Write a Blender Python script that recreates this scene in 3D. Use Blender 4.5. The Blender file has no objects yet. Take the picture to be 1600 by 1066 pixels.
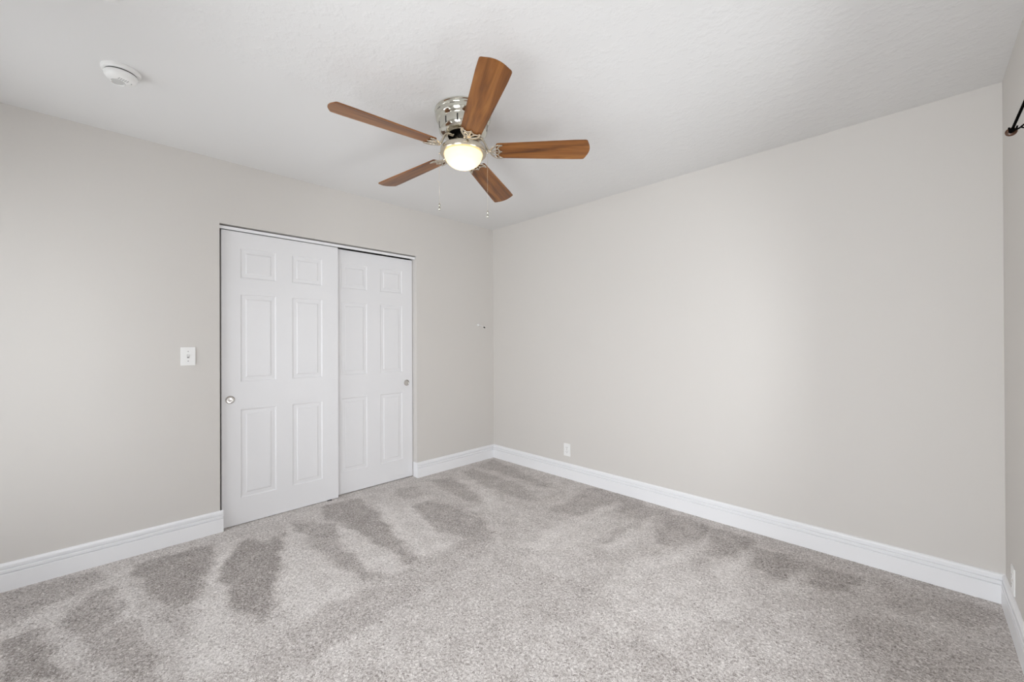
import bpy, bmesh, math, random
import numpy as np
from mathutils import Vector, Matrix

SC = bpy.context.scene
COL = SC.collection
R = math.radians
random.seed(4)

# ------------------------------------------------------------------ room size
H = 2.44          # ceiling height
LX = 3.528        # wall_left at x=0, wall_right (window wall) at x=LX
LY = 3.90         # wall_back at y=0, wall_front at y=-LY
WIN = (-1.60, -0.98, 0.50, 1.86)   # window opening in wall_right: y0, y1, z0, z1

# ------------------------------------------------------------------ camera
cam_d = bpy.data.cameras.new('camera')
cam = bpy.data.objects.new('camera', cam_d)
COL.objects.link(cam)
yaw, pitch, roll = R(44.8403), R(0.1554), R(-0.2359)
F = Vector((-math.sin(yaw)*math.cos(pitch), math.cos(yaw)*math.cos(pitch), math.sin(pitch)))
R0 = Vector((math.cos(yaw), math.sin(yaw), 0))
U0 = R0.cross(F)
Rv = R0*math.cos(roll) + U0*math.sin(roll)
Uv = U0*math.cos(roll) - R0*math.sin(roll)
m = Matrix((Rv, Uv, -F)).transposed().to_4x4()
m.translation = Vector((3.2407, -2.9702, 1.2301))
cam.matrix_world = m
cam_d.sensor_fit = 'HORIZONTAL'
cam_d.sensor_width = 36
cam_d.lens = 636.88/1600*36
cam_d.shift_y = 0.6/1600
cam_d.clip_start = 0.02
SC.camera = cam

# ------------------------------------------------------------------ world and light
world = bpy.data.worlds.new('sky'); SC.world = world
world.use_nodes = True
wn = world.node_tree.nodes; wl = world.node_tree.links
bg = wn['Background']
tc = wn.new('ShaderNodeTexCoord'); sep = wn.new('ShaderNodeSeparateXYZ')
rampw = wn.new('ShaderNodeValToRGB')
wl.new(tc.outputs['Generated'], sep.inputs[0])
mw = wn.new('ShaderNodeMapRange'); mw.inputs[1].default_value = -0.4; mw.inputs[2].default_value = 0.6
wl.new(sep.outputs['Z'], mw.inputs[0]); wl.new(mw.outputs[0], rampw.inputs[0])
e = rampw.color_ramp.elements
e[0].position = 0.0; e[0].color = (0.55, 0.56, 0.52, 1)
e[1].position = 1.0; e[1].color = (0.80, 0.90, 1.0, 1)
k = e.new(0.40); k.color = (0.70, 0.72, 0.70, 1)
k = e.new(0.47); k.color = (1.0, 1.0, 1.0, 1)
wl.new(rampw.outputs[0], bg.inputs[0])
bg.inputs[1].default_value = 1.2

def area(name, loc, rot, sx, sy, power, color, portal=False):
    l = bpy.data.lights.new(name, 'AREA'); l.shape = 'RECTANGLE'; l.size = sx; l.size_y = sy
    l.energy = power; l.color = color
    o = bpy.data.objects.new(name, l); o.location = loc; o.rotation_euler = rot
    COL.objects.link(o)
    if portal: l.cycles.is_portal = True
    return o
# daylight at the right window; unseen front window and glazed door are added light
DAY = (0.968, 1.0, 1.045)
area('daylight_window_right', (LX+0.075, (WIN[0]+WIN[1])/2, (WIN[2]+WIN[3])/2), (0, R(90), 0), WIN[3]-WIN[2], WIN[1]-WIN[0], 23, DAY)
FW = (0.12, 1.30, 0.30, 2.05)   # added unseen window in wall_front: x0, x1, z0, z1
GD = (2.10, 3.30, 0.0, 2.05)   # added unseen glazed door in wall_front
area('added_light_front_window', ((FW[0]+FW[1])/2, -LY-0.075, (FW[2]+FW[3])/2), (R(90), 0, 0), FW[1]-FW[0], FW[3]-FW[2], 20, DAY)
area('added_light_glazed_door', ((GD[0]+GD[1])/2, -LY-0.075, (GD[2]+GD[3])/2), (R(90), 0, 0), GD[1]-GD[0], GD[3]-GD[2], 63, DAY)

SC.view_settings.view_transform = 'Standard'
SC.view_settings.look = 'None'
SC.view_settings.gamma = 1
SC.view_settings.use_curve_mapping = False
SC.view_settings.exposure = 0.07
SC.cycles.use_denoising = True
SC.cycles.max_bounces = 16
SC.cycles.diffuse_bounces = 10
SC.cycles.glossy_bounces = 6
SC.cycles.sample_clamp_indirect = 6

# ------------------------------------------------------------------ helpers
def tag(o, label=None, cat=None, group=None, kind=None):
    if label: o['label'] = label
    if cat: o['category'] = cat
    if group: o['group'] = group
    if kind: o['kind'] = kind
    return o

def link(name, bm, mats, parent=None, smooth=False, sharp=None):
    me = bpy.data.meshes.new(name)
    bm.normal_update()
    bm.to_mesh(me); bm.free()
    for mt in (mats if isinstance(mats, (list, tuple)) else [mats]):
        me.materials.append(mt)
    o = bpy.data.objects.new(name, me)
    COL.objects.link(o)
    if smooth:
        me.shade_smooth()
        if sharp: me.set_sharp_from_angle(angle=R(sharp))
    if parent: o.parent = parent
    return o

def empty(name, loc=(0, 0, 0)):
    o = bpy.data.objects.new(name, None)
    o.location = loc; o.empty_display_size = 0.05
    COL.objects.link(o)
    return o

def quad(bm, pts, mi=0):
    f = bm.faces.new([bm.verts.new(p) for p in pts]); f.material_index = mi
    return f

def box(bm, x0, x1, y0, y1, z0, z1, mi=0, bev=0.0):
    v = [bm.verts.new((x, y, z)) for z in (z0, z1) for y in (y0, y1) for x in (x0, x1)]
    fs = []
    for a in ((0, 2, 3, 1), (4, 5, 7, 6), (0, 1, 5, 4), (2, 6, 7, 3), (0, 4, 6, 2), (1, 3, 7, 5)):
        f = bm.faces.new([v[i] for i in a]); f.material_index = mi; fs.append(f)
    if bev:
        ed = list({e for f in fs for e in f.edges})
        bmesh.ops.bevel(bm, geom=ed, offset=bev, segments=2, affect='EDGES', profile=0.5)

def lathe(bm, prof, n=48, axis='Z', centre=(0, 0, 0), mi=0, cap0=True, cap1=True):
    """prof: list of (r, h) along the axis"""
    cx, cy, cz = centre
    rings = []
    for r, h in prof:
        ring = []
        for i in range(n):
            a = 2*math.pi*i/n
            p, q = r*math.cos(a), r*math.sin(a)
            if axis == 'Z': c = (cx+p, cy+q, cz+h)
            elif axis == 'X': c = (cx+h, cy+p, cz+q)
            else: c = (cx+q, cy+h, cz+p)
            ring.append(bm.verts.new(c))
        rings.append(ring)
    for A, B in zip(rings, rings[1:]):
        for i in range(n):
            f = bm.faces.new((A[i], A[(i+1) % n], B[(i+1) % n], B[i])); f.material_index = mi
    if cap0: bm.faces.new(rings[0][::-1]).material_index = mi
    if cap1: bm.faces.new(rings[-1]).material_index = mi

def tube(bm, pts, rad, n=8, flat=1.0, mi=0, up=Vector((0, 0, 1)), widths=None):
    """tube through points; cross-section is rad wide and rad*flat thick along 'up'"""
    P = [Vector(p) for p in pts]
    rings = []
    for i, p in enumerate(P):
        t = (P[min(i+1, len(P)-1)] - P[max(i-1, 0)]).normalized()
        s = t.cross(up)
        if s.length < 1e-4: s = t.cross(Vector((1, 0, 0)))
        s.normalize(); u = s.cross(t).normalized()
        r = widths[i] if widths else rad
        rings.append([bm.verts.new(p + s*(r*math.cos(2*math.pi*j/n)) + u*(r*flat*math.sin(2*math.pi*j/n))) for j in range(n)])
    for A, B in zip(rings, rings[1:]):
        for j in range(n):
            bm.faces.new((A[j], A[(j+1) % n], B[(j+1) % n], B[j])).material_index = mi
    bm.faces.new(rings[0][::-1]).material_index = mi
    bm.faces.new(rings[-1]).material_index = mi

def curve(pts, n=24):
    """Catmull-Rom through pts"""
    P = [Vector(p) for p in pts]
    P = [P[0]*2-P[1]] + P + [P[-1]*2-P[-2]]
    out = []
    seg = len(P)-3
    for s in range(seg):
        a, b, c, d = P[s:s+4]
        m_ = max(2, n//seg)
        for i in range(m_):
            t = i/m_
            out.append(0.5*((2*b)+(c-a)*t+(2*a-5*b+4*c-d)*t*t+(3*b-a-3*c+d)*t**3))
    out.append(P[-2])
    return out

def fixn(bm):
    bmesh.ops.recalc_face_normals(bm, faces=bm.faces[:])

def extrude_profile(bm, prof, A, B, inward, mi=0, mitre=(0.0, 0.0)):
    """prof: (depth out of the wall, z).  A,B: (x,y) ends on the wall line, inward: unit vector into the room.
    mitre: how far each end is cut back per unit of depth"""
    A = Vector((A[0], A[1])); B = Vector((B[0], B[1])); d = (B-A).normalized(); n = Vector(inward)
    def ring(P, s, mm):
        return [bm.verts.new((*(P + n*t + d*(s*mm*t)), z)) for t, z in prof]
    r0, r1 = ring(A, 1, mitre[0]), ring(B, -1, mitre[1])
    for i in range(len(prof)-1):
        bm.faces.new((r0[i], r0[i+1], r1[i+1], r1[i])).material_index = mi
    bm.faces.new((r0[-1], r0[0], r1[0], r1[-1])).material_index = mi
    bm.faces.new(r0[::-1]); bm.faces.new(r1)
    fixn(bm)

# ------------------------------------------------------------------ materials
def mat(name, col, rough=0.5, metal=0.0, spec=0.5):
    m_ = bpy.data.materials.new(name); m_.use_nodes = True
    b = m_.node_tree.nodes['Principled BSDF']
    b.inputs['Base Color'].default_value = (*col, 1)
    b.inputs['Roughness'].default_value = rough
    b.inputs['Metallic'].default_value = metal
    b.inputs['Specular IOR Level'].default_value = spec
    return m_

def N(m_, t, **kw):
    n = m_.node_tree.nodes.new(t)
    for k_, v in kw.items(): setattr(n, k_, v)
    return n
def L(m_, a, b): m_.node_tree.links.new(a, b)
def B(m_): return m_.node_tree.nodes['Principled BSDF']

def bump(m_, scale, strength, dist=0.002, detail=3, rough=0.55):
    tc_ = N(m_, 'ShaderNodeTexCoord'); no = N(m_, 'ShaderNodeTexNoise')
    no.inputs['Scale'].default_value = scale; no.inputs['Detail'].default_value = detail
    no.inputs['Roughness'].default_value = rough
    L(m_, tc_.outputs['Object'], no.inputs['Vector'])
    bp = N(m_, 'ShaderNodeBump'); bp.inputs['Strength'].default_value = strength; bp.inputs['Distance'].default_value = dist
    L(m_, no.outputs[0], bp.inputs['Height']); L(m_, bp.outputs[0], B(m_).inputs['Normal'])
    return no, bp, tc_

WALL_COL = (0.640, 0.618, 0.590)
m_wall = mat('wall_paint', WALL_COL, 0.62, spec=0.3); bump(m_wall, 90, 0.10, 0.001)
m_trim = mat('white_trim_paint', (0.84, 0.845, 0.86), 0.32, spec=0.45)
m_door = mat('white_door_paint', (0.775, 0.775, 0.787), 0.38, spec=0.4); bump(m_door, 120, 0.04, 0.0006)
m_plastic = mat('white_plastic', (0.84, 0.84, 0.83), 0.35)
m_dark = mat('dark_void', (0.02, 0.018, 0.017), 0.8)
m_pocket_shade = mat('pocket_shade_grey', (0.56, 0.56, 0.55), 0.5)
m_grey = mat('grey_plastic', (0.35, 0.35, 0.34), 0.5)
m_nickel = mat('brushed_nickel', (0.66, 0.60, 0.50), 0.24, 1.0)
m_chrome = mat('polished_nickel', (0.66, 0.65, 0.58), 0.13, 1.0)
m_black = mat('black_metal', (0.005, 0.0045, 0.004), 0.7, 0.0, 0.0)
m_pull = mat('satin_nickel', (0.42, 0.40, 0.37), 0.30, 1.0)
m_pull_cup = mat('satin_nickel_cup', (0.66, 0.64, 0.62), 0.22, 1.0)
m_bronze = mat('antique_wood_bronze', (0.085, 0.036, 0.016), 0.30)
m_closet = mat('closet_paint', (0.45, 0.42, 0.40), 0.7)

# ceiling: knockdown texture, smoother strip along the closet wall, faint board seam at x=1.2
m_ceil = mat('ceiling_paint', (0.735, 0.733, 0.728), 0.75, spec=0.2)
no, bp, tc_ = bump(m_ceil, 24, 1.0, 0.0035, 5, 0.6)
rp = N(m_ceil, 'ShaderNodeMapRange'); rp.inputs[1].default_value = 0.46; rp.inputs[2].default_value = 0.64
L(m_ceil, no.outputs[0], rp.inputs[0])
sx = N(m_ceil, 'ShaderNodeSeparateXYZ'); L(m_ceil, tc_.outputs['Object'], sx.inputs[0])
nz = N(m_ceil, 'ShaderNodeTexNoise'); nz.inputs['Scale'].default_value = 3.0; L(m_ceil, tc_.outputs['Object'], nz.inputs['Vector'])
ad = N(m_ceil, 'ShaderNodeMath', operation='MULTIPLY_ADD'); ad.inputs[1].default_value = 0.16; L(m_ceil, nz.outputs[0], ad.inputs[0]); L(m_ceil, sx.outputs['X'], ad.inputs[2])
am = N(m_ceil, 'ShaderNodeMapRange'); am.interpolation_type = 'SMOOTHSTEP'
am.inputs[1].default_value = 1.20; am.inputs[2].default_value = 1.36; am.inputs[3].default_value = 0.10; am.inputs[4].default_value = 1.0
L(m_ceil, ad.outputs[0], am.inputs[0])
mu = N(m_ceil, 'ShaderNodeMath', operation='MULTIPLY'); L(m_ceil, rp.outputs[0], mu.inputs[0]); L(m_ceil, am.outputs[0], mu.inputs[1])
ridge = N(m_ceil, 'ShaderNodeMapRange'); ridge.interpolation_type = 'SMOOTHSTEP'
ridge.inputs[1].default_value = 1.24; ridge.inputs[2].default_value = 1.32; ridge.inputs[3].default_value = 0.0; ridge.inputs[4].default_value = 0.9
L(m_ceil, ad.outputs[0], ridge.inputs[0])
a2 = N(m_ceil, 'ShaderNodeMath', operation='ADD'); L(m_ceil, mu.outputs[0], a2.inputs[0]); L(m_ceil, ridge.outputs[0], a2.inputs[1])
L(m_ceil, a2.outputs[0], bp.inputs['Height']); bp.inputs['Strength'].default_value = 0.42; bp.inputs['Distance'].default_value = 0.0022

# carpet: twisted pile, nap direction left by the vacuum cleaner is stored per vertex
m_carpet = mat('carpet_pile', (0.4, 0.38, 0.36), 0.95, spec=0.08)
B(m_carpet).inputs['Sheen Weight'].default_value = 0.25
B(m_carpet).inputs['Sheen Roughness'].default_value = 0.6
tcc = N(m_carpet, 'ShaderNodeTexCoord')
warp = N(m_carpet, 'ShaderNodeTexNoise'); warp.inputs['Scale'].default_value = 60; warp.inputs['Detail'].default_value = 1
L(m_carpet, tcc.outputs['Object'], warp.inputs['Vector'])
wa = N(m_carpet, 'ShaderNodeVectorMath', operation='MULTIPLY_ADD'); wa.inputs[1].default_value = (0.016, 0.016, 0.0)
L(m_carpet, warp.outputs['Color'], wa.inputs[0]); L(m_carpet, tcc.outputs['Object'], wa.inputs[2])
f1 = N(m_carpet, 'ShaderNodeTexNoise'); f1.inputs['Scale'].default_value = 115; f1.inputs['Detail'].default_value = 4; f1.inputs['Roughness'].default_value = 0.72
f1.inputs['Distortion'].default_value = 1.2
L(m_carpet, wa.outputs[0], f1.inputs['Vector'])
f2 = N(m_carpet, 'ShaderNodeTexNoise'); f2.inputs['Scale'].default_value = 9.0; f2.inputs['Detail'].default_value = 5
L(m_carpet, tcc.outputs['Object'], f2.inputs['Vector'])
nap = N(m_carpet, 'ShaderNodeAttribute'); nap.attribute_name = 'nap'
# fibre value -1..1
fm = N(m_carpet, 'ShaderNodeMapRange'); fm.clamp = False
fm.inputs[1].default_value = 0.34; fm.inputs[2].default_value = 0.66; fm.inputs[3].default_value = -1; fm.inputs[4].default_value = 1
L(m_carpet, f1.outputs[0], fm.inputs[0])
t1 = N(m_carpet, 'ShaderNodeMath', operation='MULTIPLY_ADD'); t1.inputs[1].default_value = 0.40; t1.inputs[2].default_value = 0.62
L(m_carpet, fm.outputs[0], t1.inputs[0])
t2 = N(m_carpet, 'ShaderNodeMath', operation='MULTIPLY_ADD'); t2.inputs[1].default_value = 0.25
L(m_carpet, nap.outputs['Fac'], t2.inputs[0]); L(m_carpet, t1.outputs[0], t2.inputs[2])
t3 = N(m_carpet, 'ShaderNodeMath', operation='MULTIPLY_ADD'); t3.inputs[1].default_value = 0.34
L(m_carpet, f2.outputs[0], t3.inputs[0]); L(m_carpet, t2.outputs[0], t3.inputs[2])
t4 = N(m_carpet, 'ShaderNodeMath', operation='ADD'); t4.inputs[1].default_value = -0.17; L(m_carpet, t3.outputs[0], t4.inputs[0])
cr = N(m_carpet, 'ShaderNodeValToRGB')
el = cr.color_ramp.elements
el[0].position = 0.0; el[0].color = (0.085, 0.068, 0.058, 1)
el[1].position = 1.0; el[1].color = (0.86, 0.82, 0.79, 1)
k = el.new(0.33); k.color = (0.262, 0.226, 0.204, 1)
k = el.new(0.66); k.color = (0.570, 0.528, 0.500, 1)
L(m_carpet, t4.outputs[0], cr.inputs[0]); L(m_carpet, cr.outputs[0], B(m_carpet).inputs['Base Color'])
bpc = N(m_carpet, 'ShaderNodeBump'); bpc.inputs['Strength'].default_value = 0.7; bpc.inputs['Distance'].default_value = 0.006
L(m_carpet, f1.outputs[0], bpc.inputs['Height']); L(m_carpet, bpc.outputs[0], B(m_carpet).inputs['Normal'])

# fan blades: walnut-cherry veneer, grain along local X
m_wood = mat('blade_wood', (0.3, 0.13, 0.05), 0.34, spec=0.5)
tw = N(m_wood, 'ShaderNodeTexCoord'); mp = N(m_wood, 'ShaderNodeMapping'); mp.inputs['Scale'].default_value = (2.2, 26, 4)
oi = N(m_wood, 'ShaderNodeObjectInfo')
ofs = N(m_wood, 'ShaderNodeVectorMath', operation='ADD')
cmb = N(m_wood, 'ShaderNodeCombineXYZ'); rm = N(m_wood, 'ShaderNodeMath', operation='MULTIPLY'); rm.inputs[1].default_value = 9.0
L(m_wood, oi.outputs['Random'], rm.inputs[0]); L(m_wood, rm.outputs[0], cmb.inputs[0]); L(m_wood, rm.outputs[0], cmb.inputs[2])
L(m_wood, tw.outputs['Object'], ofs.inputs[0]); L(m_wood, cmb.outputs[0], ofs.inputs[1]); L(m_wood, ofs.outputs[0], mp.inputs['Vector'])
wv = N(m_wood, 'ShaderNodeTexNoise'); wv.inputs['Scale'].default_value = 1.0; wv.inputs['Detail'].default_value = 6; wv.inputs['Roughness'].default_value = 0.6; wv.inputs['Distortion'].default_value = 0.9
L(m_wood, mp.outputs[0], wv.inputs['Vector'])
wr = N(m_wood, 'ShaderNodeValToRGB'); we = wr.color_ramp.elements
we[0].position = 0.30; we[0].color = (0.075, 0.024, 0.0065, 1)
we[1].position = 0.74; we[1].color = (0.345, 0.145, 0.036, 1)
k = we.new(0.5); k.color = (0.215, 0.078, 0.0165, 1)
L(m_wood, wv.outputs[0], wr.inputs[0]); L(m_wood, wr.outputs[0], B(m_wood).inputs['Base Color'])

# frosted glass bowl, lit from inside
m_bowl = bpy.data.materials.new('frosted_bowl'); m_bowl.use_nodes = True
nt = m_bowl.node_tree; nt.nodes.clear()
out = nt.nodes.new('ShaderNodeOutputMaterial'); add = nt.nodes.new('ShaderNodeAddShader')
tr = nt.nodes.new('ShaderNodeBsdfTranslucent'); tr.inputs[0].default_value = (0.16, 0.135, 0.095, 1)
gl = nt.nodes.new('ShaderNodeBsdfPrincipled'); gl.inputs['Base Color'].default_value = (0.60, 0.54, 0.42, 1); gl.inputs['Roughness'].default_value = 0.3
mx = nt.nodes.new('ShaderNodeMixShader'); mx.inputs[0].default_value = 0.45
em = nt.nodes.new('ShaderNodeEmission'); em.inputs[0].default_value = (1.0, 0.80, 0.50, 1); em.inputs[1].default_value = 0.42
nt.links.new(tr.outputs[0], mx.inputs[1]); nt.links.new(gl.outputs[0], mx.inputs[2])
nt.links.new(mx.outputs[0], add.inputs[0]); nt.links.new(em.outputs[0], add.inputs[1]); nt.links.new(add.outputs[0], out.inputs[0])

# window glass: thin clear pane
m_glass = bpy.data.materials.new('window_glass'); m_glass.use_nodes = True
nt = m_glass.node_tree; nt.nodes.clear()
out = nt.nodes.new('ShaderNodeOutputMaterial'); mx = nt.nodes.new('ShaderNodeMixShader'); fr = nt.nodes.new('ShaderNodeFresnel'); fr.inputs[0].default_value = 1.2
t_ = nt.nodes.new('ShaderNodeBsdfTransparent'); g_ = nt.nodes.new('ShaderNodeBsdfGlossy'); g_.inputs['Roughness'].default_value = 0.02
nt.links.new(fr.outputs[0], mx.inputs[0]); nt.links.new(t_.outputs[0], mx.inputs[1]); nt.links.new(g_.outputs[0], mx.inputs[2]); nt.links.new(mx.outputs[0], out.inputs[0])

# ------------------------------------------------------------------ room shell
OY0, OY1, OZ = -2.4265, -0.9450, 2.0235       # closet opening
T = 0.115
# walls as solid slabs outside the room
bm = bmesh.new()
box(bm, -T, 0, -LY-T, OY0, 0, H); box(bm, -T, 0, OY1, 0, 0, H); box(bm, -T, 0, OY0, OY1, OZ, H)
tag(link('wall_left', bm, m_wall), 'light greige painted wall with the closet opening', 'wall', kind='structure')
bm = bmesh.new(); box(bm, -T, LX+0.14, 0, T, 0, H)
tag(link('wall_back', bm, m_wall), 'blank light greige painted wall right of the room corner', 'wall', kind='structure')
bm = bmesh.new()
y0, y1, z0, z1 = WIN
box(bm, LX, LX+0.14, -LY-T, y0, 0, H); box(bm, LX, LX+0.14, y1, 0, 0, H); box(bm, LX, LX+0.14, y0, y1, 0, z0); box(bm, LX, LX+0.14, y0, y1, z1, H)
tag(link('wall_right', bm, m_wall), 'greige window wall at the right edge, seen at a grazing angle', 'wall', kind='structure')
bm = bmesh.new()
a0, a1, b0, b1 = FW
box(bm, 0, a0, -LY-T, -LY, 0, H); box(bm, a1, GD[0], -LY-T, -LY, 0, H); box(bm, a0, a1, -LY-T, -LY, 0, b0); box(bm, a0, a1, -LY-T, -LY, b1, H)
box(bm, GD[1], LX, -LY-T, -LY, 0, H); box(bm, GD[0], GD[1], -LY-T, -LY, GD[3], H)
tag(link('wall_front', bm, m_wall), 'greige painted wall behind the viewer', 'wall', kind='structure')
bm = bmesh.new(); box(bm, -0.85, LX+0.14, -LY-T, T, H, H+0.1)
tag(link('ceiling', bm, m_ceil), 'off-white ceiling with knockdown texture', 'ceiling', kind='structure')
# closet interior behind the doors
bm = bmesh.new()
box(bm, -0.85, -0.80, OY0-0.35, OY1+0.35, 0, H); box(bm, -0.80, -T, OY0-0.35, OY0-0.30, 0, H); box(bm, -0.80, -T, OY1+0.30, OY1+0.35, 0, H)
tag(link('wall_closet', bm, m_closet), 'closet interior walls behind the sliding doors', 'wall', kind='structure')
bm = bmesh.new(); box(bm, -0.85, LX+0.14, -LY-T, T, -0.06, -0.008)
tag(link('floor_slab', bm, m_closet), 'bare floor slab beneath the carpet', 'floor', kind='structure')

# --- carpet surface: fine grid carrying the nap left by vacuum strokes
NAP = [
  (-0.6, [(0.04, -3.325), (0.081, -2.995), (0.216, -2.922), (0.289, -3.081), (0.434, -3.282)]),
  (-1, [(0.525, -3.271), (0.552, -3.165), (0.799, -3.1), (1.031, -3.069), (0.864, -3.234)]),
  (-0.8, [(0.622, -3.097), (0.488, -3.084), (0.32, -2.993), (0.359, -2.901), (0.616, -2.895), (0.703, -2.961), (0.8, -3.026)]),
  (-0.55, [(0.8, -3.026), (0.734, -2.931), (0.73, -2.858), (0.884, -2.839), (1.126, -2.824), (1.285, -2.82), (1.198, -2.905)]),
  (-0.95, [(0.149, -2.858), (0.137, -2.708), (0.18, -2.477), (0.511, -2.547), (0.775, -2.639), (0.805, -2.76), (0.434, -2.828)]),
  (-0.3, [(0.791, -2.786), (0.831, -2.651), (1.18, -2.677), (1.06, -2.746)]),
  (0.5, [(0.194, -2.927), (0.176, -2.902), (0.657, -2.855), (0.974, -2.83), (0.864, -2.858), (0.616, -2.895)]),
  (0.4, [(0.222, -2.458), (0.198, -2.367), (0.483, -2.484), (0.82, -2.56), (1.072, -2.57), (1.531, -2.577), (1.348, -2.757), (0.981, -2.716), (0.744, -2.635), (0.427, -2.54)]),
  (-1, [(0.225, -2.317), (0.383, -2.278), (0.305, -2.142), (0.629, -2.246), (0.894, -2.338), (1.142, -2.41), (1.187, -2.468), (1.035, -2.534), (0.706, -2.538), (0.47, -2.497)]),
  (0.35, [(0.391, -2.155), (0.284, -2.086), (0.71, -2.128), (1.092, -2.047), (1.249, -2.066), (1.321, -2.277), (1.146, -2.406), (0.854, -2.297)]),
  (-0.7, [(0.158, -2.06), (0.405, -1.861), (0.842, -1.958), (1.243, -1.932), (1.237, -1.986), (1.08, -2.042), (0.728, -2.069)]),
  (-0.85, [(0.048, -1.815), (0.083, -1.534), (0.467, -1.567), (0.906, -1.652), (1.233, -1.675), (1.235, -1.767), (0.955, -1.773), (0.587, -1.816), (0.317, -1.862)]),
  (0.35, [(0.336, -1.5), (0.456, -1.298), (1.068, -1.434), (1.316, -1.473), (1.351, -1.635), (1.241, -1.667), (0.9, -1.634)]),
  (0.35, [(0.39, -1.833), (0.617, -1.812), (1.246, -1.774), (1.387, -1.618), (1.362, -1.917), (1.118, -1.953), (0.84, -1.938)]),
  (-0.7, [(0.538, -1.304), (0.544, -1.123), (1.006, -1.057), (1.304, -1.166), (1.412, -1.293), (1.232, -1.356), (1.052, -1.412), (0.742, -1.389)]),
  (-0.55, [(0.12, -1.242), (0.205, -1.054), (0.413, -1.156), (0.379, -1.319)]),
  (-0.6, [(0.162, -0.915), (0.195, -0.715), (0.825, -0.848), (0.867, -0.95), (0.616, -0.977)]),
  (-0.5, [(0.168, -0.56), (0.147, -0.417), (0.685, -0.408), (1.128, -0.554), (1.105, -0.648), (0.649, -0.664)]),
  (-0.6, [(0.115, -0.333), (0.065, -0.071), (0.397, -0.118), (1.081, -0.287), (0.992, -0.332), (0.579, -0.317)]),
  (-0.55, [(1.256, -0.075), (1.536, 0.034), (1.761, -0.027), (1.724, -0.431), (1.635, -0.576), (1.33, -0.694), (1.316, -0.407)]),
  (-0.55, [(1.638, -0.146), (1.95, -0.059), (2.0, -0.397), (1.952, -0.582), (1.925, -0.77), (1.819, -0.851), (1.724, -0.531)]),
  (-0.6, [(1.943, -0.097), (2.255, -0.108), (2.255, -0.31), (2.206, -0.55), (2.092, -0.606)]),
  (-0.65, [(2.218, -0.118), (2.53, -0.122), (2.53, -0.306), (2.434, -0.479), (2.405, -0.735), (2.288, -0.717)]),
  (-0.7, [(2.48, -0.226), (2.796, -0.201), (2.846, -0.344), (2.722, -0.506), (2.606, -0.451)]),
  (-0.65, [(2.811, -0.205), (3.039, -0.195), (3.005, -0.38), (2.857, -0.452)]),
  (-0.35, [(3.086, -0.149), (3.496, -0.098), (3.479, -0.289), (3.307, -0.402), (3.143, -0.382)]),
  (-0.3, [(1.345, -2.465), (1.289, -2.266), (1.252, -1.777), (1.227, -1.191), (1.393, -1.176), (1.479, -1.684), (1.537, -2.197), (1.581, -2.528), (1.414, -2.692)]),
  (0.3, [(1.535, -1.151), (1.598, -0.853), (1.679, -0.355), (1.872, -0.344), (1.842, -0.851), (1.875, -1.211), (2.086, -1.386), (2.405, -1.371), (2.347, -1.479), (1.968, -1.433)]),
  (0.25, [(2.014, -0.986), (2.289, -0.521), (2.614, -0.487), (2.655, -0.955), (2.498, -1.331), (2.241, -1.3)]),
  (-0.35, [(2.376, -1.452), (2.495, -1.384), (2.672, -1.454), (2.556, -1.567)]),
  (-0.2, [(1.776, -1.308), (1.978, -1.236), (2.223, -1.38), (2.174, -1.598), (1.913, -1.556)]),
  (-0.35, [(3.024, -0.593), (3.267, -0.497), (3.442, -0.696), (3.18, -0.953), (3.046, -0.842)]),
  (0.55, [(1.92, -0.21), (2.011, -0.475), (1.96, -0.863), (1.892, -0.802), (1.893, -0.515)]),
  (0.5, [(2.3, -0.217), (2.345, -0.424), (2.27, -0.824), (2.202, -0.755), (2.251, -0.473)]),
  (0.5, [(2.549, -0.224), (2.576, -0.435), (2.54, -0.762), (2.476, -0.707), (2.508, -0.445)]),
  (0.45, [(2.841, -0.212), (2.832, -0.398), (2.754, -0.662), (2.712, -0.593), (2.782, -0.374)]),
  (0.5, [(1.587, -0.143), (1.662, -0.308), (1.642, -0.909), (1.632, -1.143), (1.519, -1.076), (1.524, -0.684)]),
  (0.4, [(0.336, -1.5), (0.332, -1.435), (0.928, -1.582), (1.249, -1.659), (1.25, -1.715), (0.879, -1.654)]),
  (0.4, [(0.558, -1.145), (0.699, -1.113), (1.11, -1.088), (1.422, -1.205), (1.418, -1.266), (1.031, -1.078)]),
  (0.4, [(0.367, -0.716), (0.44, -0.645), (0.867, -0.771), (1.082, -0.807), (1.048, -0.97)]),
]

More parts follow.
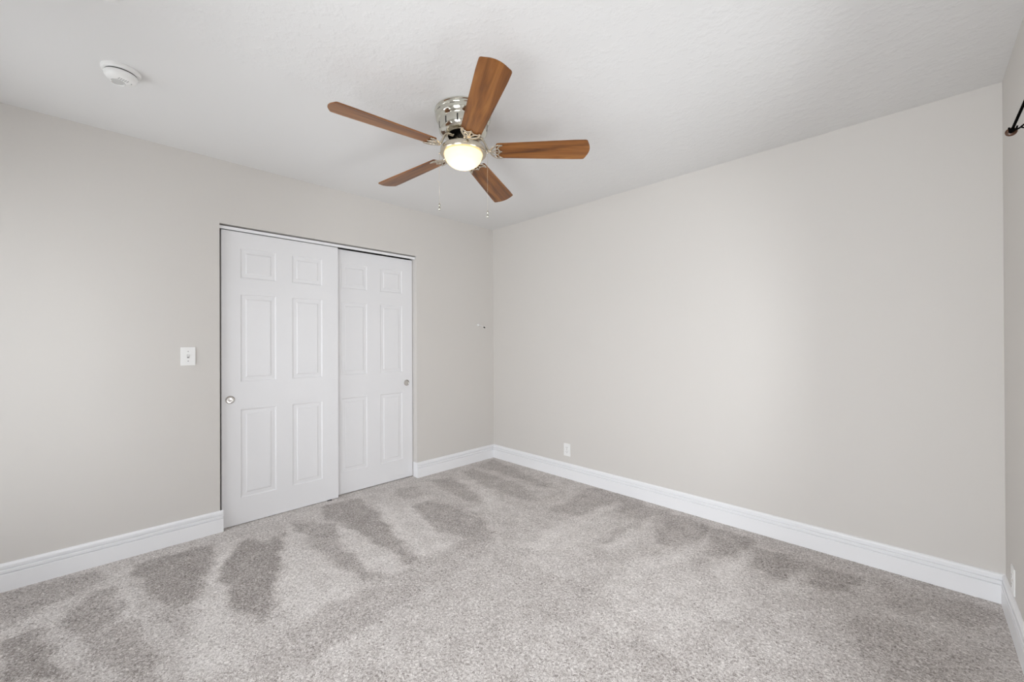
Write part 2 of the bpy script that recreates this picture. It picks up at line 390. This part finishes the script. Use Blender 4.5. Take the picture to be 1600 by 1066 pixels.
def nap_field(X, Y):
    rng = np.random.RandomState(3)
    # gentle warp so that the strokes have soft, irregular edges
    wx = 0.012*np.sin(23*Y+3*np.sin(11*X)) + 0.007*np.sin(61*X+37*Y) + 0.004*np.sin(131*Y-90*X)
    wy = 0.012*np.sin(19*X+4*np.sin(13*Y)) + 0.007*np.sin(53*Y-41*X) + 0.004*np.sin(120*X+77*Y)
    PX, PY = X+wx, Y+wy
    out = np.zeros_like(X)
    for s, pts in NAP:
        P = np.array(pts); Q = np.roll(P, -1, 0)
        inside = np.zeros(X.shape, bool); d2 = np.full(X.shape, 1e9)
        for (xa, ya), (xb, yb) in zip(P, Q):
            c = ((ya > PY) != (yb > PY))
            xi = (xb-xa)*(PY-ya)/((yb-ya) if abs(yb-ya) > 1e-9 else 1e-9)+xa
            inside ^= c & (PX < xi)
            ex, ey = xb-xa, yb-ya
            t = np.clip(((PX-xa)*ex+(PY-ya)*ey)/(ex*ex+ey*ey+1e-12), 0, 1)
            d2 = np.minimum(d2, (PX-xa-t*ex)**2+(PY-ya-t*ey)**2)
        d = np.sqrt(d2)*np.where(inside, 1, -1)
        soft = 0.022 if s < 0 else 0.035
        w = np.clip(d/soft*0.5+0.5, 0, 1); w = w*w*(3-2*w)
        # the pile straightens again towards the middle of a stroke
        out = out*(1-w*0.6) + s*w
    return np.clip(out, -1, 1)
nx, ny = 300, 330
xs = np.linspace(-0.80, LX, nx); ys = np.linspace(-LY, 0, ny)
GX, GY = np.meshgrid(xs, ys)
NV = nap_field(GX, GY)
verts = np.stack([GX.ravel(), GY.ravel(), np.zeros(GX.size)], 1)
idx = np.arange(nx*ny).reshape(ny, nx)
faces = np.stack([idx[:-1, :-1].ravel(), idx[:-1, 1:].ravel(), idx[1:, 1:].ravel(), idx[1:, :-1].ravel()], 1)
me = bpy.data.meshes.new('floor'); me.from_pydata(verts.tolist(), [], faces.tolist())
at = me.attributes.new('nap', 'FLOAT', 'POINT'); at.data.foreach_set('value', NV.ravel().astype(np.float32))
me.materials.append(m_carpet); me.shade_smooth()
fl = bpy.data.objects.new('floor', me); COL.objects.link(fl)
tag(fl, 'grey-beige cut pile carpet with vacuum cleaner tracks', 'floor', kind='structure')

# --- baseboards
BP = [(0, 0), (0.0160, 0), (0.0160, 0.0840), (0.0150, 0.0860), (0.0060, 0.0868), (0.0060, 0.0912), (0.0148, 0.0922), (0.0152, 0.1050),
      (0.0140, 0.1070), (0.0045, 0.1078), (0.0045, 0.1125), (0.0125, 0.1140), (0.0128, 0.1270), (0.0098, 0.1335), (0.0045, 0.1370), (0, 0.138)]
def base(name, A_, B_, n, label, mitre=(0, 0)):
    bm_ = bmesh.new(); extrude_profile(bm_, BP, A_, B_, n, mitre=mitre)
    return tag(link(name, bm_, m_trim), label, 'baseboard', kind='structure')
base('baseboard_left', (0, -LY), (0, -2.411), (1, 0), 'white moulded baseboard left of the closet doors', (1, 0))
b = base('baseboard_closet', (0, OY1-0.004), (0, 0), (1, 0), 'short white moulded baseboard between closet and room corner', (0, 1))
base('baseboard_back', (0, 0), (LX, 0), (0, -1), 'long white moulded baseboard below the blank back wall', (1, 1))
base('baseboard_right', (LX, -LY), (LX, 0), (-1, 0), 'white moulded baseboard below the window wall', (1, 1))
base('baseboard_front', (0, -LY), (GD[0], -LY), (0, 1), 'white moulded baseboard behind the viewer', (1, 0))
bm = bmesh.new(); box(bm, -0.060, 0.0, OY1-0.0045, OY1, 0, 0.136, bev=0.0012)
tag(link('trim_1', bm, m_trim), 'white baseboard return inside the right closet jamb', 'trim', kind='structure')

# --- closet track fascia
bm = bmesh.new()
box(bm, -0.022, -0.017, OY0+0.001, OY1-0.003, 1.9935, 2.0135)
box(bm, -0.105, -0.060, OY0+0.001, OY1-0.003, 2.0195, 2.0235)
box(bm, -0.060, -0.022, OY0+0.001, OY1-0.003, 2.0115, 2.0135)
tag(link('trim_2', bm, m_trim), 'thin white metal track fascia above the sliding doors', 'trim', kind='structure')

# --- six-panel sliding doors
def make_door(name, xf, ya, yb, za, zb, pans, label):
    """front face at x=xf facing +x, thickness 35 mm"""
    bm_ = bmesh.new(); th = 0.035
    ycuts = sorted({ya, yb, *[p[0] for p in pans], *[p[1] for p in pans]})
    zcuts = sorted({za, zb, *[p[2] for p in pans], *[p[3] for p in pans]})
    def inpan(y, z):
        return any(p[0] < y < p[1] and p[2] < z < p[3] for p in pans)
    for i in range(len(ycuts)-1):
        for j in range(len(zcuts)-1):
            y_, Y_, z_, Z_ = ycuts[i], ycuts[i+1], zcuts[j], zcuts[j+1]
            if inpan((y_+Y_)/2, (z_+Z_)/2): continue
            quad(bm_, [(xf, y_, z_), (xf, Y_, z_), (xf, Y_, Z_), (xf, y_, Z_)])
    rings = [(0, 0), (0.002, -0.0024), (0.006, -0.0046), (0.011, -0.0050), (0.031, -0.0040), (0.0345, -0.0014), (0.038, -0.0006)]
    for (p0, p1, q0, q1) in pans:
        prev = None
        for ins, dx in rings:
            ring = [bm_.verts.new((xf+dx, y_, z_)) for y_, z_ in ((p0+ins, q0+ins), (p1-ins, q0+ins), (p1-ins, q1-ins), (p0+ins, q1-ins))]
            if prev:
                for k_ in range(4):
                    bm_.faces.new((prev[k_], prev[(k_+1) % 4], ring[(k_+1) % 4], ring[k_]))
            prev = ring
        bm_.faces.new(prev)
    xb = xf-th
    quad(bm_, [(xb, ya, za), (xb, ya, zb), (xb, yb, zb), (xb, yb, za)])
    quad(bm_, [(xf, ya, za), (xf, ya, zb), (xb, ya, zb), (xb, ya, za)])
    quad(bm_, [(xf, yb, za), (xb, yb, za), (xb, yb, zb), (xf, yb, zb)])
    quad(bm_, [(xf, ya, zb), (xf, yb, zb), (xb, yb, zb), (xb, ya, zb)])
    quad(bm_, [(xf, ya, za), (xb, ya, za), (xb, yb, za), (xf, yb, za)])
    bmesh.ops.remove_doubles(bm_, verts=bm_.verts[:], dist=1e-5)
    fixn(bm_)
    return tag(link(name, bm_, m_door), label, 'door', kind='structure')
def pans(ys_):
    return [(a, b_, z_, Z_) for a, b_ in ys_ for z_, Z_ in ((0.180, 0.781), (0.970, 1.566), (1.677, 1.879))]
dl = make_door('door_1', -0.027, -2.4135, -1.647, 0.004, 1.990, pans([(-2.305, -2.0885), (-1.981, -1.768)]),
               'white six-panel sliding closet door on the left, in front of the other')
dr = make_door('door_2', -0.068, -1.715, -0.9505, 0.007, 1.990, pans([(-1.603, -1.386), (-1.266, -1.055)]),
               'white six-panel sliding closet door on the right, behind the other')

def finger_pull(parent, x, y, z, r):
    bm_ = bmesh.new()
    lathe(bm_, [(r, -0.001), (r, 0.0014), (r*0.95, 0.0024), (r*0.86, 0.0022), (r*0.80, 0.0008)], 40, 'X', (x, y, z), cap0=False, cap1=False)
    lathe(bm_, [(r*0.80, 0.0008), (r*0.74, 0.0002), (r*0.30, 0.0002), (r*0.22, 0.0008), (r*0.10, 0.0008)], 40, 'X', (x, y, z), 1, cap0=False)
    fixn(bm_)
    return tag(link('finger_pull', bm_, [m_pull, m_pull_cup], parent, True, 40), 'round satin nickel flush finger pull')
finger_pull(dl, -0.027, -2.366, 0.853, 0.027)
finger_pull(dr, -0.068, -1.010, 0.867, 0.027)
bm = bmesh.new(); box(bm, -0.066, -0.018, -1.735, -1.700, 0.0, 0.0035, bev=0.001)
tag(link('door_floor_guide', bm, m_black), 'small dark floor guide under the overlap of the closet doors', 'door guide')

# --- windows (seen only from other viewpoints; the front one is added to light the room)
def window(name, kind, a0, a1, z0, z1, label):
    """kind 'R' in wall_right, 'F' in wall_front; built in (a,z,depth) with depth outward"""
    def mk(bm_, aa, ab, za, zb, d0, d1, mi=0):
        if kind == 'R': box(bm_, LX+d0, LX+d1, aa, ab, za, zb, mi)
        else: box(bm_, aa, ab, -LY-d1, -LY-d0, za, zb, mi)
    fw = 0.045
    bm_ = bmesh.new()
    mk(bm_, a0, a1, z0, z0+fw, 0.02, 0.065); mk(bm_, a0, a1, z1-fw, z1, 0.02, 0.065)
    mk(bm_, a0, a0+fw, z0+fw, z1-fw, 0.02, 0.065); mk(bm_, a1-fw, a1, z0+fw, z1-fw, 0.02, 0.065)
    zm = (z0+z1)/2
    mk(bm_, a0+fw, a1-fw, zm-0.016, zm+0.016, 0.025, 0.060)
    am_ = (a0+a1)/2
    mk(bm_, am_-0.02, am_+0.02, z0+fw, zm-0.016, 0.02, 0.065)
    mk(bm_, am_-0.02, am_+0.02, zm+0.016, z1-fw, 0.02, 0.065)
    w = tag(link(name, bm_, m_trim), label, 'window', kind='structure')
    bm_ = bmesh.new(); mk(bm_, a0+fw, am_-0.02, z0+fw, zm-0.016, 0.043, 0.047); mk(bm_, am_+0.02, a1-fw, z0+fw, zm-0.016, 0.043, 0.047)
    mk(bm_, a0+fw, am_-0.02, zm+0.016, z1-fw, 0.043, 0.047); mk(bm_, am_+0.02, a1-fw, zm+0.016, z1-fw, 0.043, 0.047)
    link('window_pane', bm_, m_glass, w)
    bm_ = bmesh.new(); mk(bm_, a0+0.001, a1-0.001, z0, z0+0.018, -0.012, 0.02)
    link('window_sill', bm_, m_trim, w)
    return w
window('window_1', 'R', *WIN, 'white framed window in the right wall beside the viewer')
window('added_window', 'F', *FW, 'white framed window added behind the viewer as a light source')

# glazed door in wall_front, unseen, added to brighten the room
bm = bmesh.new()
yo, yi = -LY-0.065, -LY-0.02
box(bm, GD[0], GD[0]+0.09, yo, yi, 0.01, GD[3]); box(bm, GD[1]-0.09, GD[1], yo, yi, 0.01, GD[3])
box(bm, GD[0]+0.09, GD[1]-0.09, yo, yi, 0.01, 0.12); box(bm, GD[0]+0.09, GD[1]-0.09, yo, yi, GD[3]-0.09, GD[3])
gd = tag(link('added_glazed_door', bm, m_trim), 'white glazed door added behind the viewer as a light source', 'door', kind='structure')
bm = bmesh.new(); box(bm, GD[0]+0.09, GD[1]-0.09, -LY-0.045, -LY-0.040, 0.12, GD[3]-0.09)
link('glass_panel', bm, m_glass, gd)
bm = bmesh.new(); tube(bm, [(GD[0]+0.045, yi, 1.0), (GD[0]+0.045, yi+0.05, 1.0), (GD[0]+0.15, yi+0.05, 1.0)], 0.009, 10); fixn(bm)
link('door_handle', bm, m_pull, gd, True, 50)

# ------------------------------------------------------------------ wall fittings
def wall_plate(name, u0, u1, z0, z1, wall, kind, label, cat):
    """wall: 'L' (x=0), 'B' (y=0), 'R' (x=LX). local frame: a across, z up, n out of the wall"""
    ac, zc = (u0+u1)/2, (z0+z1)/2; w, h = (u1-u0)/2, (z1-z0)/2
    loc = {'L': (0, ac, zc), 'B': (ac, 0, zc), 'R': (LX, ac, zc)}[wall]
    rot = {'L': 0, 'B': R(-90), 'R': R(180)}[wall]
    root = empty(name, loc); root.rotation_euler = (0, 0, rot)
    tag(root, label, cat)
    bm_ = bmesh.new(); box(bm_, 0.0, 0.0055, -w, w, -h, h, bev=0.002)
    link('cover_plate', bm_, m_plastic, root)
    sc_ = bmesh.new()
    if kind == 'switch':
        lathe(sc_, [(0.0032, 0.005), (0.0032, 0.0062), (0.0015, 0.0066)], 12, 'X', (0, 0, -0.030))
        s2_ = bmesh.new(); lathe(s2_, [(0.0032, 0.005), (0.0032, 0.0062), (0.0015, 0.0066)], 12, 'X', (0, 0, 0.030)); fixn(s2_)
        link('screw', s2_, m_grey, root)
        bm_ = bmesh.new(); box(bm_, 0.0052, 0.0062, -0.0055, 0.0055, -0.012, 0.012)
        link('toggle_slot', bm_, m_grey, root)
        bm_ = bmesh.new()
        p = [(0.005, -0.0045), (0.005, 0.0075), (0.014, 0.0115), (0.0155, 0.0065)]
        va = [bm_.verts.new((x_, -0.0038, z_)) for x_, z_ in p]; vb = [bm_.verts.new((x_, 0.0038, z_)) for x_, z_ in p]
        for i in range(4): bm_.faces.new((va[i], va[(i+1) % 4], vb[(i+1) % 4], vb[i]))
        bm_.faces.new(va[::-1]); bm_.faces.new(vb); fixn(bm_)
        link('toggle', bm_, m_plastic, root)
    else:
        lathe(sc_, [(0.0032, 0.005), (0.0032, 0.0062), (0.0015, 0.0066)], 12, 'X', (0, 0, 0))
        for zz in (0.0195, -0.0195):
            bm_ = bmesh.new()
            n = 28; ring0 = []; ring1 = []
            for i in range(n):
                a = 2*math.pi*i/n
                yy, z_ = 0.0172*math.cos(a), max(-0.0135, min(0.0135, 0.0172*math.sin(a)))
                ring0.append(bm_.verts.new((0.005, yy, zz+z_))); ring1.append(bm_.verts.new((0.0072, yy*0.97, zz+z_*0.97)))
            for i in range(n): bm_.faces.new((ring0[i], ring0[(i+1) % n], ring1[(i+1) % n], ring1[i]))
            bm_.faces.new(ring1); fixn(bm_)
            for yy in (-0.0064, 0.0064): box(bm_, 0.0071, 0.0075, yy-0.0011, yy+0.0011, zz-0.001, zz+0.0065, 1)
            lathe(bm_, [(0.0022, 0.0071), (0.0022, 0.0075)], 12, 'X', (0, 0, zz-0.0075), 1)
            link('receptacle', bm_, [m_plastic, m_dark], root)
    fixn(sc_)
    link('screw', sc_, m_grey if kind == 'switch' else m_nickel, root)
    return root
wall_plate('light_switch', -2.6275, -2.5535, 1.0945, 1.2095, 'L', 'switch', 'white single toggle light switch on the wall left of the closet', 'light switch')
wall_plate('wall_outlet', 0.951, 1.024, 0.200, 0.313, 'B', 'outlet', 'white duplex outlet above the baseboard of the blank back wall', 'wall outlet')
wall_plate('wall_outlet', -0.272, -0.200, 0.152, 0.266, 'R', 'outlet', 'white duplex outlet at the right edge on the window wall', 'wall outlet')

# small hook near the room corner
root = empty('wall_hook', (0, -0.2111, 1.4136)); tag(root, 'small white hook with a dark tip on the closet wall near the room corner', 'hook')
bm = bmesh.new(); lathe(bm, [(0.013, 0.0), (0.013, 0.003), (0.009, 0.007), (0.005, 0.009)], 24, 'X'); fixn(bm)
link('base', bm, m_plastic, root, True, 40)
bm = bmesh.new(); tube(bm, curve([(0.006, 0, 0), (0.035, 0.0, -0.004), (0.065, 0.001, -0.014), (0.088, 0.002, -0.024)], 12), 0.0032, 10); fixn(bm)
link('shank', bm, m_plastic, root, True)
bm = bmesh.new(); tube(bm, [(0.088, 0.002, -0.024), (0.096, 0.002, -0.028), (0.104, 0.002, -0.033)], 0.0058, 12); fixn(bm)
tag(link('tip', bm, m_dark, root, True, 50), 'dark rubber tip')

# ------------------------------------------------------------------ smoke detector
root = empty('smoke_detector', (0.751, -2.910, H)); root.scale = (0.84, 0.84, 1.0); tag(root, 'round white smoke detector on the ceiling at the upper left', 'smoke detector')
root.rotation_euler = (0, 0, R(20))
bm = bmesh.new(); lathe(bm, [(0.079, 0.0), (0.079, -0.006), (0.076, -0.013), (0.069, -0.0165), (0.060, -0.0165)], 64); fixn(bm)
link('mounting_ring', bm, m_plastic, root, True, 35)
bm = bmesh.new(); lathe(bm, [(0.0640, -0.0150), (0.0640, -0.0225)], 64); fixn(bm)
link('vent_gap', bm, m_dark, root, True, 35)
bm = bmesh.new()
lathe(bm, [(0.0665, -0.0215), (0.0675, -0.0235), (0.0665, -0.031), (0.061, -0.040), (0.052, -0.0450), (0.0300, -0.0465), (0.012, -0.0465)], 64); fixn(bm)
for i in range(5):
    a = R(70*i/4-35)
    box(bm, 0.010, 0.030, -0.018+i*0.009, -0.0155+i*0.009, -0.0474, -0.0460, 1)
link('housing', bm, [m_plastic, m_grey], root, True, 35)
bm = bmesh.new(); lathe(bm, [(0.027, -0.0445), (0.027, -0.0480), (0.024, -0.0485)], 40, centre=(-0.024, -0.004, 0)); fixn(bm)  # pocket of the housing, its shade put into the grey of this disc
for f in bm.faces: f.material_index = 0
arc = [(-0.024+0.027*math.cos(R(q)), -0.004+0.027*math.sin(R(q)), -0.0500) for q in range(60, 250, 10)]
tube(bm, arc, 0.0036, 8, mi=1); fixn(bm)
tag(link('shaded_pocket', bm, [m_pocket_shade, m_plastic], root, True, 35), 'shaded pocket drawn as a light grey disc with a raised white rim')
bm = bmesh.new(); lathe(bm, [(0.0022, -0.0455), (0.0022, -0.0480)], 12, centre=(0.012, 0.038, 0)); fixn(bm)
link('status_light', bm, m_grey, root, True, 35)

# second round white cover at the very top edge of the picture
root = empty('ceiling_cover_plate', (1.280, -2.984, H)); tag(root, 'small white round ceiling plate cut off by the top edge', 'ceiling plate')
bm = bmesh.new(); lathe(bm, [(0.056, 0.0), (0.056, -0.004), (0.053, -0.008), (0.046, -0.011), (0.012, -0.013)], 48); fixn(bm)
link('cover', bm, m_plastic, root, True, 35)
bm = bmesh.new(); lathe(bm, [(0.004, -0.012), (0.004, -0.0145), (0.002, -0.015)], 12, centre=(0, 0, 0)); fixn(bm)
link('screw', bm, m_nickel, root, True, 35)

# ------------------------------------------------------------------ curtain rod
root = empty('curtain_rod', (LX, -0.815, 1.932)); tag(root, 'black curtain rod with a round brown end cap above the window', 'curtain rod')
bm = bmesh.new(); lathe(bm, [(0.0037, 0.0), (0.0037, -0.95)], 20, 'Y', (-0.060, 0, 0)); fixn(bm)
link('rod', bm, m_black, root, True, 40)
for yy, flip in ((0.0, 1), (-0.95, -1)):
    bm = bmesh.new()
    lathe(bm, [(0.0050, -0.016*flip), (0.0078, -0.012*flip), (0.0058, -0.008*flip), (0.0062, -0.002*flip)], 24, 'Y', (-0.060, yy, 0)); fixn(bm)
    link('collar', bm, m_black, root, True, 40)
    bm = bmesh.new()
    lathe(bm, [(0.0062, -0.003*flip), (0.0120, -0.0015*flip), (0.0142, 0.0015*flip), (0.0132, 0.006*flip), (0.009, 0.009*flip), (0.003, 0.010*flip)], 32, 'Y', (-0.060, yy, 0)); fixn(bm)
    tag(link('finial', bm, m_bronze, root, True, 40), 'round brown end cap')
for yy in (-0.034, -0.895):
    br = bmesh.new()
    tube(br, curve([(0.0, yy, 0.020), (-0.018, yy, 0.017), (-0.036, yy, 0.004), (-0.048, yy, -0.006), (-0.060, yy, -0.0085)], 16), 0.0026, 8)
    tube(br, curve([(-0.069, yy, 0.004), (-0.067, yy, -0.004), (-0.060, yy, -0.0072), (-0.053, yy, -0.004), (-0.051, yy, 0.004)], 16), 0.0024, 8)
    tube(br, curve([(-0.044, yy, -0.003), (-0.036, yy, -0.008), (-0.030, yy, -0.006), (-0.031, yy, -0.001)], 12), 0.0022, 8)
    box(br, -0.004, 0.0, yy-0.008, yy+0.008, -0.006, 0.042)
    fixn(br)
    link('bracket', br, m_black, root, True, 50)

# ------------------------------------------------------------------ ceiling fan
FX, FY = 1.5558, -1.6323
ZR = 2.2331 - H          # rotor plane relative to the fan's base on the ceiling
fan = empty('ceiling_fan', (FX, FY, H))
tag(fan, 'five-blade ceiling fan with brown wood blades, nickel housing and lit glass bowl', 'ceiling fan')
# housing against the ceiling
bm = bmesh.new()
lathe(bm, [(0.143, 0.0), (0.1465, -0.003), (0.1465, -0.008), (0.1430, -0.011), (0.1430, -0.0135), (0.1455, -0.016), (0.1455, -0.021),
           (0.1430, -0.024), (0.1440, -0.032), (0.1425, -0.042), (0.1385, -0.051), (0.1320, -0.058), (0.1275, -0.0615), (0.1262, -0.065), (0.1272, -0.072), (0.1272, -0.094),
           (0.1255, -0.104), (0.1210, -0.113), (0.1130, -0.1205), (0.1020, -0.1255), (0.0880, -0.1275), (0.0780, -0.1275)], 96)
fixn(bm)
# vent slots in the lower band
for i in range(12):
    a = 2*math.pi*i/12+0.15
    pts = []
    for t_i in range(7):
        t = t_i/6
        r_, h_ = [(0.1274, -0.074), (0.1274, -0.080), (0.1274, -0.086), (0.1274, -0.092), (0.1269, -0.097), (0.1258, -0.103), (0.1240, -0.108)][t_i]
        pts.append((r_, h_))
    hw = 0.0035/0.126
    vs = [[bm.verts.new(((r_+0.0004)*math.cos(a+s*hw), (r_+0.0004)*math.sin(a+s*hw), h_)) for r_, h_ in pts] for s in (-1, 1)]
    for q in range(6):
        f = bm.faces.new((vs[0][q], vs[0][q+1], vs[1][q+1], vs[1][q])); f.material_index = 1
for i in range(10):
    a = 2*math.pi*i/10+0.2; hw = 0.09
    pts = [(0.14340, -0.0258), (0.14405, -0.0290)]
    n_ = 6
    vs = [[bm.verts.new((r_*math.cos(a+hw*(2*q/n_-1)), r_*math.sin(a+hw*(2*q/n_-1)), h_)) for q in range(n_+1)] for r_, h_ in pts]
    for q in range(n_):
        f = bm.faces.new((vs[0][q], vs[0][q+1], vs[1][q+1], vs[1][q])); f.material_index = 1
tag(link('motor_housing', bm, [m_chrome, m_dark], fan, True, 40), 'polished nickel housing with dark vent slots')
bm = bmesh.new()
lathe(bm, [(0.080, -0.1260), (0.080, -0.1300), (0.074, -0.1325), (0.060, -0.1330), (0.050, -0.1330), (0.044, -0.1330)], 64); fixn(bm)
tag(link('flywheel', bm, m_black, fan, True, 40), 'black rotating plate under the housing')
bm = bmesh.new()
lathe(bm, [(0.036, -0.1300), (0.042, -0.1315), (0.0455, -0.134), (0.0455, -0.168), (0.052, -0.176), (0.075, -0.183), (0.088, -0.186)], 48); fixn(bm)
tag(link('switch_housing', bm, m_nickel, fan, True, 40), 'brushed nickel neck above the light')
bm = bmesh.new()
lathe(bm, [(0.060, -0.181), (0.098, -0.1870), (0.1130, -0.1915), (0.1185, -0.1970), (0.1200, -0.2050), (0.1200, -0.2200), (0.1175, -0.2235), (0.1020, -0.2240), (0.1005, -0.2220), (0.1005, -0.2100)], 72, cap0=False, cap1=False); fixn(bm)
tag(link('light_fitter', bm, m_nickel, fan, True, 40), 'brushed nickel ring holding the bowl')
# bowl
bm = bmesh.new()
prof = []
for i in range(15):
    a = math.pi/2*i/15
    prof.append((0.0995*math.cos(a)**0.85 if i else 0.0995, -0.2205-0.074*math.sin(a)))
prof += [(0.006, -0.2943)]
lathe(bm, prof, 64, cap0=False); fixn(bm)
tag(link('lamp_shade', bm, m_bowl, fan, True), 'frosted glass bowl glowing warm cream')
# bulb light inside the bowl
pl = bpy.data.lights.new('fan_bulb', 'POINT'); pl.energy = 4.0; pl.color = (1.0, 0.84, 0.58); pl.shadow_soft_size = 0.022
po = bpy.data.objects.new('fan_bulb', pl); po.location = (0.004, -0.004, -0.262); COL.objects.link(po); po.parent = fan

# pull chains (camera-left and camera-right side of the ring)
cr_ = Vector((0.709, 0.705, 0))
for side, zl, ln in ((-1, 1.928, 'a'), (1, 1.888, 'b')):
    p = cr_*(side*0.1215)
    zt = -0.213
    zb_ = zl-H
    bm = bmesh.new()
    tube(bm, [p*0.97+Vector((0, 0, zt)), p*1.03+Vector((0, 0, zt)), p*1.04+Vector((0, 0, zt-0.006))], 0.0035, 10)
    n = int((zt-zb_-0.03)/0.0034)
    for i in range(n):
        z_ = zt-0.006-i*0.0034
        bmesh.ops.create_icosphere(bm, subdivisions=1, radius=0.0010, matrix=Matrix.Translation((p.x*1.04, p.y*1.04, z_)))
    tube(bm, [(p.x*1.04, p.y*1.04, zt-0.004), (p.x*1.04, p.y*1.04, zb_+0.026)], 0.00035, 6)
    ch = link('pull_chain', bm, m_nickel, fan, True)
    bm = bmesh.new()
    lathe(bm, [(0.0012, 0.036), (0.0048, 0.032), (0.0056, 0.026), (0.0030, 0.021), (0.0036, 0.016), (0.0066, 0.009), (0.0068, 0.003), (0.0038, -0.001), (0.001, -0.002)], 20, centre=(p.x*1.04, p.y*1.04, zb_-0.002)); fixn(bm)
    link('chain_fob', bm, m_chrome, ch, True, 50)

# blade and arm, local X outward
def blade_bm():
    bm_ = bmesh.new()
    up_, lo_ = [], []
    n = 40
    x_root, x_c = 0.172, 0.640
    def half(x_):
        t = (x_-x_root)/(x_c-x_root)
        return 0.0505 + (0.067-0.0505)*min(1, t*1.15)
    outl = []
    # root edge: rounded corners, slightly concave
    rc = 0.010
    for i in range(5):
        a = math.pi+ (math.pi/2)*i/4
        outl.append((x_root+rc+rc*math.cos(a), -half(x_root)+rc+rc*math.sin(a)))
    for i in range(1, n):
        x_ = x_root+rc+(x_c-0.012-x_root-rc)*i/n
        outl.append((x_, -half(x_)))
    w = half(x_c)
    rc = 0.014
    # tip corner
    for i in range(6):
        a = -math.pi/2+(math.pi/2)*0.86*i/5
        outl.append((x_c-0.008+rc*math.cos(a)-0.0, -w+rc+rc*math.sin(a)))
    for i in range(1, 12):
        y_ = (-w+rc)*(1-2*i/12)
        outl.append((x_c+0.006+0.016*(1-(y_/(w-rc))**2), y_))
    for i in range(6):
        a = (math.pi/2)*0.86*(1-i/5)+ (math.pi/2)*0.14*(i/5) if False else (math.pi/2)*(0.14+0.86*i/5)
        outl.append((x_c-0.008+rc*math.cos(a), w-rc+rc*math.sin(a)))
    for i in range(1, n):
        x_ = x_c-0.012-(x_c-0.012-x_root-0.010)*i/n
        outl.append((x_, half(x_)))
    rc = 0.010
    for i in range(5):
        a = math.pi/2+(math.pi/2)*i/4
        outl.append((x_root+rc+rc*math.cos(a), half(x_root)-rc+rc*math.sin(a)))
    A_ = [bm_.verts.new((x_, y_, 0.0)) for x_, y_ in outl]
    f = bm_.faces.new(A_)
    r_ = bmesh.ops.extrude_face_region(bm_, geom=[f])
    bmesh.ops.translate(bm_, verts=[v for v in r_['geom'] if isinstance(v, bmesh.types.BMVert)], vec=(0, 0, 0.0055))
    fixn(bm_)
    ed = [e_ for e_ in bm_.edges if abs(e_.verts[0].co.z-e_.verts[1].co.z) < 1e-6]
    bmesh.ops.bevel(bm_, geom=ed, offset=0.0012, segments=2, affect='EDGES')
    return bm_
PITCH = -0.2312
def pit(x_, y_, z_=0.0):
    return (x_, y_*math.cos(PITCH)-z_*math.sin(PITCH), y_*math.sin(PITCH)+z_*math.cos(PITCH))
def arm_bm():
    bm_ = bmesh.new()
    # S-curved stem from flywheel down to the fork
    zz = -0.0045
    st = curve([(0.060, 0, 0.0720), (0.080, 0, 0.0710), (0.099, 0, 0.064), (0.112, 0, 0.045), (0.122, 0, 0.022), (0.132, 0, 0.004), (0.146, 0, zz)], 36)
    wd = [0.0110-0.0035*math.sin(math.pi*min(1, i/(len(st)-1)*1.1)) for i in range(len(st))]
    tube(bm_, st, 0.006, 10, flat=0.75, widths=wd, up=Vector((0.3, 0, 1)))
    lathe(bm_, [(0.010, -0.004), (0.010, 0.002)], 16, centre=(0.068, 0, 0.0715))
    def prong(s):
        c = curve([pit(0.142, 0, zz), pit(0.150, s*0.020, zz), pit(0.165, s*0.036, zz), pit(0.184, s*0.0445, zz), pit(0.206, s*0.0440, zz)], 24)
        tube(bm_, c, 0.004, 8, flat=0.6, widths=[0.0066-0.0018*i/(len(c)-1) for i in range(len(c))])
        c = curve([pit(0.204, s*0.0440, zz), pit(0.188, s*0.035, zz), pit(0.182, s*0.021, zz), pit(0.188, s*0.009, zz), pit(0.196, 0, zz)], 20)
        tube(bm_, c, 0.0042, 8, flat=0.6)
        c = curve([pit(0.150, s*0.003, zz), pit(0.165, s*0.010, zz), pit(0.174, s*0.018, zz), pit(0.183, s*0.024, zz)], 14)
        tube(bm_, c, 0.0036, 8, flat=0.6)
    prong(1); prong(-1)
    tube(bm_, [pit(0.146, 0, zz), pit(0.170, 0, zz), pit(0.198, 0, zz)], 0.0040, 8, flat=0.6)
    for q in ((0.186, 0.032), (0.186, -0.032), (0.200, 0.0)):
        c_ = pit(q[0], q[1], -0.004)
        bmesh.ops.create_uvsphere(bm_, u_segments=12, v_segments=6, radius=0.0042, matrix=Matrix.Translation(c_) @ Matrix.Diagonal((1, 1, 0.6, 1)))
    # web plate joining the stem to the fork
    tube(bm_, [pit(0.136, 0, zz), pit(0.150, 0, zz), pit(0.160, 0, zz)], 0.0095, 10, flat=0.45)
    fixn(bm_)
    return bm_
tx, ty = 0.0493, -0.0393
nrm = Vector((-tx, -ty, 1)).normalized()
TILT = Vector((0, 0, 1)).rotation_difference(nrm).to_matrix().to_4x4()
HUB = Matrix.Translation((0, 0, ZR)) @ TILT
blade0 = link('blade', blade_bm(), m_wood, fan)
arm0 = link('blade_arm', arm_bm(), m_nickel, fan, True, 50)
for k_ in range(5):
    th = R(-27.428-72*k_)
    bo, ao = (blade0, arm0) if k_ == 0 else (blade0.copy(), arm0.copy())
    if k_:
        COL.objects.link(bo); COL.objects.link(ao); bo.parent = fan; ao.parent = fan
    M = HUB @ Matrix.Rotation(th, 4, 'Z')
    bo.matrix_local = M @ Matrix.Rotation(PITCH, 4, 'X')
    ao.matrix_local = M
    bo['label'] = 'brown wood-grain blade'
    ao['label'] = 'ornate nickel blade bracket'
